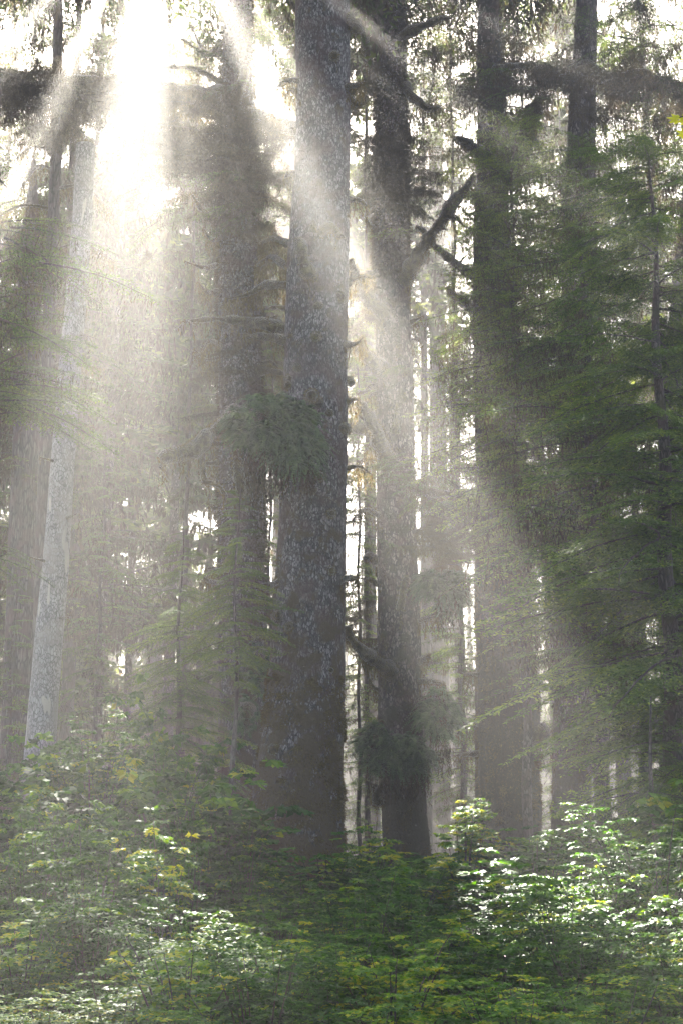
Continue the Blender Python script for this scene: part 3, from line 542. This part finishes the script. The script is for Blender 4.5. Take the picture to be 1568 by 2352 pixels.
# ---- pale leaning dead trunk
t6 = tree('dead_tree', 'pale grey bare trunk leaning at the far left', 38, 85, 1880, 'dead tree')
trunk(t6, 38, [(212, -40, 34), (203, 200, 40), (190, 500, 45), (174, 700, 48), (157, 900, 53), (142, 1100, 56), (128, 1300, 60), (110, 1500, 65), (95, 1700, 70), (82, 1850, 73)], M_pale, n=80, dz=.08, lump=.02, seed=6, top=float(P(190, 330, 38)[2]))
for k, (y, dx) in enumerate([(600, -20), (770, 30), (900, -40), (980, 18), (1060, -30), (1190, 20), (1290, -35), (1420, 25)]):
    xx = np.interp(y, [500, 1850], [190, 82]); limb(t6, [(xx + np.sign(dx) * 18, y, 37.8), (xx + np.sign(dx) * 24 + dx, y + rs.uniform(-15, 8), 37.6)], .035, .01, .3, seed=80 + k)
def twigs(t, D, prof, n, seed, ymin, ymax):
    r = np.random.RandomState(seed); ys = [p[1] for p in prof]; xs = [p[0] for p in prof]; ws = [p[2] for p in prof]
    for i in range(n):
        y = r.uniform(ymin, ymax); x = np.interp(y, ys, xs); w = np.interp(y, ys, ws) / 2; sd = r.choice([-1, 1]); L = r.uniform(15, 60); f = r.uniform(-.3, 1)
        limb(t, [(x + sd * w * .95 * (1 - abs(f) * .15), y, D - abs(f) * .4), (x + sd * (w + L * .5), y - r.uniform(-6, 14), D - abs(f)), (x + sd * (w + L), y + r.uniform(-25, 18), D - abs(f) * 1.4)], r.uniform(.05, .11), .018, 1.2, seed=seed * 50 + i, hang=1.0, forks=3)
twigs(t2, 42, [(548, 400, 82), (548, 700, 94), (557, 1300, 106), (556, 1700, 104)], 22, 3, 520, 1500)
twigs(t3, 45, [(897, 500, 80), (903, 800, 84), (909, 1200, 92), (917, 1600, 100)], 24, 4, 480, 1650)
twigs(t4, 50, [(1125, 450, 78), (1145, 1000, 112), (1162, 1700, 144)], 14, 5, 450, 1750)
twigs(t5, 48, [(1325, 300, 72), (1320, 1000, 76), (1313, 1780, 88)], 14, 6, 300, 1800)
twigs(t1, 35, [(743, 300, 124), (724, 900, 147), (706, 1500, 168)], 12, 7, 100, 1400)
# ---- other trunks
t7 = tree('cedar_tree', 'dark reddish trunk at the left edge behind the pale one', 52, 35, 1850)
trunk(t7, 52, [(70, 600, 52), (60, 1000, 60), (48, 1400, 66), (38, 1700, 72), (35, 1850, 76)], M_cedar, n=70, dz=.12, lump=.04, seed=7, top=30)
conifer(t7, P(60, 600, 52)[0], 52, 14, 30, 3.2, 46, MIDH, MATS_F, carve=True)
t8 = tree('cedar_tree', 'dark trunk at the right edge behind the hemlocks', 44, 1560, 1850)
trunk(t8, 44, [(1600, 300, 40), (1550, 800, 50), (1542, 1200, 60), (1550, 1600, 70), (1555, 1850, 80)], M_cedar, n=70, dz=.12, lump=.05, seed=8, top=42)
conifer(t8, P(1530, 600, 44)[0], 44, 12, 42, 3.6, 70, MIDH, MATS_F)
t10 = tree('cedar_tree', 'straight pale grey trunk seen between the slender and mossy trunks', 105, 1010, 1900)
trunk(t10, 105, [(1000, 300, 32), (1004, 900, 38), (1008, 1500, 42), (1010, 1880, 46)], M_cedar, n=60, dz=.15, lump=.03, seed=9, top=60)
conifer(t10, P(1004, 600, 105)[0], 105, 38, 60, 4.2, 60, MIDH, MATS_F, carve=True)
t11 = tree('cedar_tree', 'thin distant grey trunk just right of the thickest trunk', 108, 846, 1900)
trunk(t11, 108, [(853, 700, 20), (850, 1100, 26), (848, 1500, 32), (846, 1880, 36)], M_cedar, n=50, dz=.15, lump=.03, seed=10, top=50)
conifer(t11, P(850, 600, 108)[0], 108, 34, 60, 4, 50, FAR, MATS_F, carve=True)

# ---- young hemlocks
def young(label, x, ytop, D, rad, n, T, tone=0.0, lean=0.0, zlow=.8, tr=.16, mats=MATS_N, name='hemlock_tree', taper=.8, bottom=.5, trn=M_twig, carve=False):
    top = P(x, ytop, D); t = thing(name, label, 'tree', (top[0], D, float(ground_z(top[0], D)) - .2)); h = top[2]
    g = Geo(); zz = np.linspace(t.location.z, h, 40); bx = top[0] + lean * (zz - h)
    tube(g, np.stack([bx + .05 * np.sin(zz * 1.3), np.full(40, D), zz], 1), np.interp(zz, [zz[0], h], [tr, .015]), 10, 0, .5, .1, 3); g.build('trunk', trn, t, loc=t.location, smooth=True)
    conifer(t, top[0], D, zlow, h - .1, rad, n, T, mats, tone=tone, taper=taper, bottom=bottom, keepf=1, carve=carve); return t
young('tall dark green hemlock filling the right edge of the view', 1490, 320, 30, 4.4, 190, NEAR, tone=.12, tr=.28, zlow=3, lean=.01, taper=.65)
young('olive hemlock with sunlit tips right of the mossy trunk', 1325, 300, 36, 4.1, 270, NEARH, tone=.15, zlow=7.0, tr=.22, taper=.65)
young('pale feathery hemlock in front of the broad mossy trunk', 1168, 300, 40, 3.0, 340, NEARH, tone=.42, zlow=10.5, tr=.16, taper=.45)  # high tone paints in the creamy lit look of this foliage
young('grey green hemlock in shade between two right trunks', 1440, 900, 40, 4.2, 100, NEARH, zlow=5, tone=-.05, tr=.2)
young('low dark hemlock at the right behind the shrubs', 1490, 1600, 27, 2.0, 60, FEATH, zlow=1.0, tone=-.15, tr=.08)
young('bright green hemlock beside the left flank of the thickest trunk', 548, 1120, 33.4, 1.75, 80, NEAR, zlow=6.2, tone=.15, tr=.08)
young('misty hemlock left of the mossy bough', 420, 1200, 40, 2.8, 110, NEAR, zlow=2.5, tone=.1, tr=.12)
young('small green hemlock behind the sunlit shrub right of centre', 1040, 640, 56, 2.4, 190, MID, zlow=1.5, tone=.2, tr=.1, taper=.6)  # raised tones of these four gap fillers paint in sunlit foliage
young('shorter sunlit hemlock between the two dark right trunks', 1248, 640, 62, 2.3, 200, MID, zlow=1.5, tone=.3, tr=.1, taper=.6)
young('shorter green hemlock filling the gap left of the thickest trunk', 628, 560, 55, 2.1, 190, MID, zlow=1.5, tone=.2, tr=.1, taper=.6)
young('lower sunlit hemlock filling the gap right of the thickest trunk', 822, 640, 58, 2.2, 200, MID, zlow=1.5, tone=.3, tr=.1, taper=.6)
young('hazy hemlock deep behind the pale leaning trunk', 250, 900, 60, 3.5, 70, MID, zlow=2.5, tone=0, tr=.14)
young('small hemlock between the pale trunk and the left edge', 40, 1300, 48, 2.2, 50, MID, zlow=2.5, tone=0, tr=.1)
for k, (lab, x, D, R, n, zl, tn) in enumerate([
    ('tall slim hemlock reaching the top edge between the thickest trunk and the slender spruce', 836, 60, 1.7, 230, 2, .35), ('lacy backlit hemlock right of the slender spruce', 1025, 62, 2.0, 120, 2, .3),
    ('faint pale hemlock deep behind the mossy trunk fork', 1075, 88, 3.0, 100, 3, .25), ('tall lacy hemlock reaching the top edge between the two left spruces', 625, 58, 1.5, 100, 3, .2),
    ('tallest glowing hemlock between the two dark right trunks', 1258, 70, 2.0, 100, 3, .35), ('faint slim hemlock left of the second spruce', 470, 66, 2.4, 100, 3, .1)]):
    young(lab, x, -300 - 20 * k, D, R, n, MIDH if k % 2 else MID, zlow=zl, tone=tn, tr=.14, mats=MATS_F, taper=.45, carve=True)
# foliage entering from the left edge
tl = thing('hemlock_tree', 'dark hemlock reaching in from the left edge', 'tree', (P(-70, 1900, 31)[0], 31, .4))
g = Geo(); x0 = P(-70, 900, 31)[0]; tube(g, [(x0, 31, z) for z in np.linspace(.3, 46, 40)], np.linspace(.3, .05, 40), 12, 0, .5, .08); g.build('trunk', M_spruce2, tl, loc=tl.location, smooth=True)
crown_px(tl, scatter(-90, 420, 100, 1000, 31, 60, .75, NEARH, tone=.0) + scatter(-80, 700, 40, 1000, 30.5, 16, .7, NEAR, az=0) + scatter(-60, 1230, 80, 1320, 31, 8, .5, FEATH))
conifer(tl, x0, 31, 25, 46, 6, 150, MIDH, MATS_F, carve=True, bottom=.8, taper=.5)  # unseen top, carried higher to block sun at the left
# thin bare branches high at the left
tw = thing('spruce_tree', 'faint bare branched spruce at the far left', 'tree', (P(120, 1900, 47)[0], 47, .7))
trunk(tw, 47, [(135, -40, 20), (130, 350, 26), (118, 620, 28), (95, 1400, 36), (90, 1850, 40)], M_cedar, n=30, dz=.2, seed=12, top=54)
conifer(tw, P(125, 0, 47)[0], 47, 33, 54, 6, 150, MIDH, MATS_F, carve=True, bottom=.8, taper=.5)  # out-of-view crown added above the bare branches as a sun blocker
for k in range(16):
    y = 300 + k * 45; sx = -1 if k % 3 else 1; L = rs.uniform(70, 150)
    limb(tw, [(125, y, 47), (125 + sx * L * .5, y - 8, 46.6), (125 + sx * L, y + rs.uniform(0, 50), 46.2)], .06, .015, .6, seed=120 + k, hang=1.2)
# ---- the forest behind
def background_forest():
    r = np.random.RandomState(5); pts = []; lanes = []; hs = []; Rs = []
    ga, gb = np.meshgrid(np.arange(-28, 46, .5), np.arange(0, 46, .5)); cov = np.zeros(ga.shape)
    for tries in range(9000):   # a closed canopy: grow a tree wherever the crowns still leave the sky open towards the sun
        D = 56 + 84 * r.rand(); x = r.uniform(-1, 1) * (.33 * D + 15) - .12 * (D - 56); px = W / 2 + x / D * F
        h = (r.uniform(56, 70) if D < 90 else r.uniform(58, 74)); R = r.uniform(5.0, 6.4)
        dl = min(abs(x - c * D) - w for c, w in ((.078, 1.0), (.148, .8), (-.051, .4)))
        if dl < .8 and D < 82: continue
        if (780 < px < 1085 or 1215 < px < 1270) and D < 90: continue
        if 300 < px < 520 and D < 95 or -100 < px <= 300 and D < 74: continue
        tz = np.linspace(10, 60, 60); tp_ = np.stack([np.full(60, x), np.full(60, D), tz], 1)
        if in_wedge(tp_).sum() > 3: continue
        if any((x - a) ** 2 + (D - b_) ** 2 < 5.0 ** 2 for a, b_ in pts): continue
        zl = 34 if px > 540 else 16; p0 = np.array([x, D, zl]) - CAM; p1 = np.array([x, D, h - 2]) - CAM
        a0, b0, b1 = p0 @ E1, p0 @ E2, p1 @ E2; u = np.clip((b0 - gb) / (b0 - b1), 0, 1)
        m = (gb < b0) & (gb > b1) & (np.abs(ga - a0) < R * .78 * (1 - .6 * u))
        if ((cov < 1.5) & m).sum() < 190 and ((cov < .5) & m).sum() < 60: continue
        cov += m; pts.append((x, D)); lanes.append(dl); hs.append(h); Rs.append(R)
    for x, D in ((-13.5, 66), (2.5, 57)):  # two more trees added to stop sun leaking through the canopy
        if all((x - a) ** 2 + (D - b_) ** 2 > 9 for a, b_ in pts): pts.append((x, D)); lanes.append(2); hs.append(66); Rs.append(5.6)
    for k, (x, D) in enumerate(pts):
        px = W / 2 + x / D * F * math.cos(PITCH)
        h = hs[k]
        z0 = r.uniform(9, 30); R = Rs[k]; kp = 1.0; Rl = min(R, max(1.8, lanes[k] + .2)); R = Rs[k]
        if lanes[k] < .8: z0 = 36
        if 760 < px < 1130: z0 = 42 if D < 82 else r.uniform(28, 36)
        t = thing('background_conifer', 'tall hazy conifer of the forest behind the big trunks', 'tree', (x, D, float(ground_z(x, D)) - .3), 'conifers of the forest behind the big trunks')
        g = Geo(); zz = np.linspace(.3, h, 36); r0 = r.uniform(.25, .5); g_x = x + r.normal(0, .01) * zz
        tube(g, np.stack([g_x, np.full(36, D), zz], 1), np.interp(zz, [0, h], [r0, .04]), 14, 0, .5, .06, k, 1.5); g.build('trunk', M_cedar if k % 2 else M_spruce2, t, loc=t.location, smooth=True)
        zm = 34 if px > 540 else 16; TT = MIDH if D < 75 else FAR; tn = r.normal(0, .08); g = Geo()
        if z0 < zm: conifer(t, x, D, z0, zm, Rl, 34 if px > 540 else 36, TT, MATS_F, carve=True, tone=tn + .15, taper=.1, bottom=.5, g=g, keepf=.75)
        conifer(t, x, D, max(z0, zm), h - .3, R, 95 if px > 540 else 110, TT, MATS_F, carve=True, tone=tn, taper=.7, bottom=.6, g=g)
        g.build('crown', MATS_F, t, loc=t.location)
background_forest()
def distant_forest():
    g = Geo(); r = np.random.RandomState(9)
    for i in range(260):
        D = r.uniform(138, 166); x = r.uniform(-90, 90); h = r.uniform(20, 38)
        tube(g, [(x, D, 0), (x, D, h * .5), (x, D, h)], [.7, .45, .05], 6, 2)
        for k in range(34):
            z = h * (.03 + .95 * (k + r.rand()) / 34); put(g, FAR[r.randint(5)], np.array([x, D, z]), r.uniform(0, 6.28), 1.7 * (1.1 - z / h) + .3, -.15, 0, .25 + r.normal(0, .12), keep=.7, wmin=3)
    o = g.build('distant_woods', MATS_F); tag(o, 'far off wood closing the view behind the trees', 'wood', None, 'stuff')
distant_forest()
# ---- undergrowth
def shrub_top(px, D):
    z = np.interp(D, [8, 11, 14, 20, 28, 38], [1.0, 1.2, 1.42, 1.75, 1.95, 2.0])
    z += np.interp(px, [-100, 0, 200, 300, 520, 640], [.3, .5, 1, 1, .6, 0]) * np.interp(D, [12, 18, 26, 34], [0, .5, 1.9, 2.9])
    z += np.interp(px, [1150, 1350, 1600], [-.15, .1, .9]) * np.interp(D, [10, 15, 24], [0, .7, .9])
    return z
def undergrowth():
    g = Geo(); r = np.random.RandomState(21)
    for (d0, d1, area, TT, sc) in ((7.5, 15, .42, SHR_N, .8), (15, 24, .75, SHR_M, .9), (24, 40, 1.5, SHR_F, 1.1)):
        n = int(.32 * (d1 ** 2 - d0 ** 2) / area)
        for i in range(n):
            D = math.sqrt(r.uniform(d0 ** 2, d1 ** 2)); u = r.uniform(-1, 1); x = u * D * .32; px = W / 2 + x / D * F
            gz = float(ground_z(x, D)); lump = 1 + .26 * math.sin(x * 1.9 + D * 1.1) * math.sin(D * 1.45 - x * .7) + r.normal(0, .05)
            top = shrub_top(px, D) * lump
            if 600 < px < 780 and 30 < D < 37.5: top = min(top, 1.7)
            tn = .05 + .24 * math.sin(x * 1.3 + 2) * math.sin(D * .9) + r.normal(0, .06) - (.05 if D > 20 else 0)
            put_shrub(g, TT[r.randint(4)], np.array([x, D, gz]), r.uniform(0, 6.28), sc * r.uniform(.8, 1.25), max(.5, (top - gz)) / 2.0 / sc, tn)
    o = g.build('undergrowth', [M_shrub, M_twig]); tag(o, 'dense knee to head high leafy shrubs covering the forest floor', 'shrubs', None, 'stuff')
undergrowth()
def shrub(label, px, ytop, D, spread, stems=18, tone=0.0, leaf=.09, lv=8, seed=0, name='shrub'):
    p = P(px, ytop, D); gz = float(ground_z(p[0], D)); h = p[2] - gz; T = shrub_template(200 + seed, stems, h, leaf, spread, lv)
    t = thing(name, label, 'shrub', (p[0], D, gz)); g = Geo(); put_shrub(g, T, np.array([p[0], D, gz]), 0, 1, 1, tone, wr=.018)
    v = Geo(); l = Geo()
    l.leaves(T['v'] + np.array([p[0], D, gz]), np.clip(T['a'] + tone, 0, 1)); l.build('leaves', M_shrub, t, loc=t.location)
    for w in T['wood']: tube(v, w + np.array([p[0], D, gz]), np.linspace(.018, .004, len(w)), 4, 0)
    v.build('stems', M_twig, t, loc=t.location)
shrub('tall sunlit pale shrub between the slender and mossy trunks', 1062, 1862, 27, .7, 26, .3, .10, 12, 1)
shrub('tall leafy shrub in the mist right of the pale trunk', 225, 1660, 29, .9, 22, .1, .085, 14, 2)
shrub('wide misty shrub left of the second spruce', 390, 1730, 30, 1.2, 26, .05, .085, 13, 3)
shrub('shrub with large leaves in front of the thickest trunk base', 745, 1960, 26, .9, 24, .05, .1, 11, 4)
shrub('leafy shrub in front of the broad mossy trunk', 1225, 1915, 26, .9, 22, .0, .11, 10, 5)
shrub('grey green shrub rising at the right edge', 1500, 1880, 19, 1.3, 30, -.1, .065, 12, 6)
shrub('glossy shrub with sun glints below the scaly right trunk', 1400, 2010, 19, .9, 28, .1, .06, 12, 7)
shrub('upright shrub at the foot of the second spruce', 470, 1850, 24, .8, 22, .1, .09, 12, 8)
shrub('bushy shrub with blue green leaves left of the thickest trunk', 560, 1915, 24, .6, 20, -.05, .09, 11, 9)
shrub('yellow green shrub at the lower left edge', 60, 2090, 15, .8, 22, .25, .07, 11, 10)
shrub('low yellow green shrub left of centre at the bottom', 430, 2190, 12.5, .7, 22, .25, .065, 11, 11)
shrub('bright yellow green shrub right of centre near the bottom', 900, 2170, 13, .7, 22, .3, .065, 11, 12)
shrub('small shrub beside the fern collared trunk', 850, 1900, 29, .8, 18, .2, .1, 10, 13)
def maple_sprig(label, px, py, D, seed, n=5):
    c = P(px, py, D); t = thing('maple_branch', label, 'branch', c); r = np.random.RandomState(seed); g = Geo(); w = Geo()
    tube(w, [c + [.9, .1, .25], c + [.35, .05, .1], c], [.012, .008, .004], 6); w.build('twig', M_twig, t, loc=c)
    for i in range(n):
        p = c + np.array([r.uniform(0, .22), r.uniform(-.08, .08), r.uniform(-.10, .10)]); az = math.pi + r.normal(0, .7)
        for k, a in enumerate((-1.25, -.6, 0, .6, 1.25)):
            L = (.045, .07, .085, .07, .045)[k]; d = np.array([[math.cos(az + a), .35, math.sin(az + a)]])
            g.leaves(mk_leaves(p[None], d, np.array([[0, -1.0, .35]]), L, .032, mid=.55), .98)
    g.build('leaves', M_shrub, t, loc=c)
maple_sprig('yellow green leaves poking in at the upper right edge', 1545, 272, 9, 1, 4)
maple_sprig('small yellow leaves poking in halfway down the right edge', 1562, 1316, 10, 2, 2)
# ------------------------------------------------------------------ haze
HAZE = 0.0023
def haze():
    g = Geo(); x0, x1, y0, y1, z0, z1 = -100, 100, -16, 170, -2.0, 82
    v = [(x, y, z) for z in (z0, z1) for y in (y0, y1) for x in (x0, x1)]
    g.add(v, [(0, 2, 3, 1), (4, 5, 7, 6), (0, 1, 5, 4), (2, 6, 7, 3), (0, 4, 6, 2), (1, 3, 7, 5)], .5)
    m, t = nt('haze_air'); p = N(t, 'ShaderNodeVolumePrincipled'); p.inputs['Color'].default_value = (1, .982, .935, 1); p.inputs['Density'].default_value = HAZE; p.inputs['Anisotropy'].default_value = .55
    o = N(t, 'ShaderNodeOutputMaterial'); t.links.new(p.outputs[0], o.inputs['Volume'])
    ob = g.build('haze', m); tag(ob, 'pale morning mist between the trees', None, None, 'stuff')
haze()
# ------------------------------------------------------------------ light
w = bpy.data.worlds.new('World'); scene.world = w; w.use_nodes = True; wt = w.node_tree
bg = wt.nodes['Background']; sk = wt.nodes.new('ShaderNodeTexSky'); sk.sky_type = 'NISHITA'; sk.sun_disc = False; sk.dust_density = 4.0; sk.air_density = .8
elev = math.asin(SUN[2]); azim = math.atan2(SUN[0], SUN[1])
sk.sun_elevation = elev; sk.sun_rotation = azim; wt.links.new(sk.outputs[0], bg.inputs[0]); bg.inputs[1].default_value = .05
sd = bpy.data.lights.new('sun', 'SUN'); sd.energy = 5; sd.angle = math.radians(.5); sd.color = (1, .94, .85)
so = bpy.data.objects.new('sun', sd); C.objects.link(so); so.rotation_euler = Vector(-SUN).to_track_quat('-Z', 'Y').to_euler(); so.location = (0, 0, 90)
scene.view_settings.view_transform = 'Standard'; scene.view_settings.look = 'None'; scene.view_settings.exposure = 3.5; scene.view_settings.gamma = 1
cy = scene.cycles
cy.max_bounces = 5; cy.diffuse_bounces = 3; cy.glossy_bounces = 2; cy.transmission_bounces = 3; cy.volume_bounces = 0; cy.transparent_max_bounces = 6
cy.sample_clamp_indirect = 4; cy.use_denoising = True; cy.caustics_reflective = False; cy.caustics_refractive = False
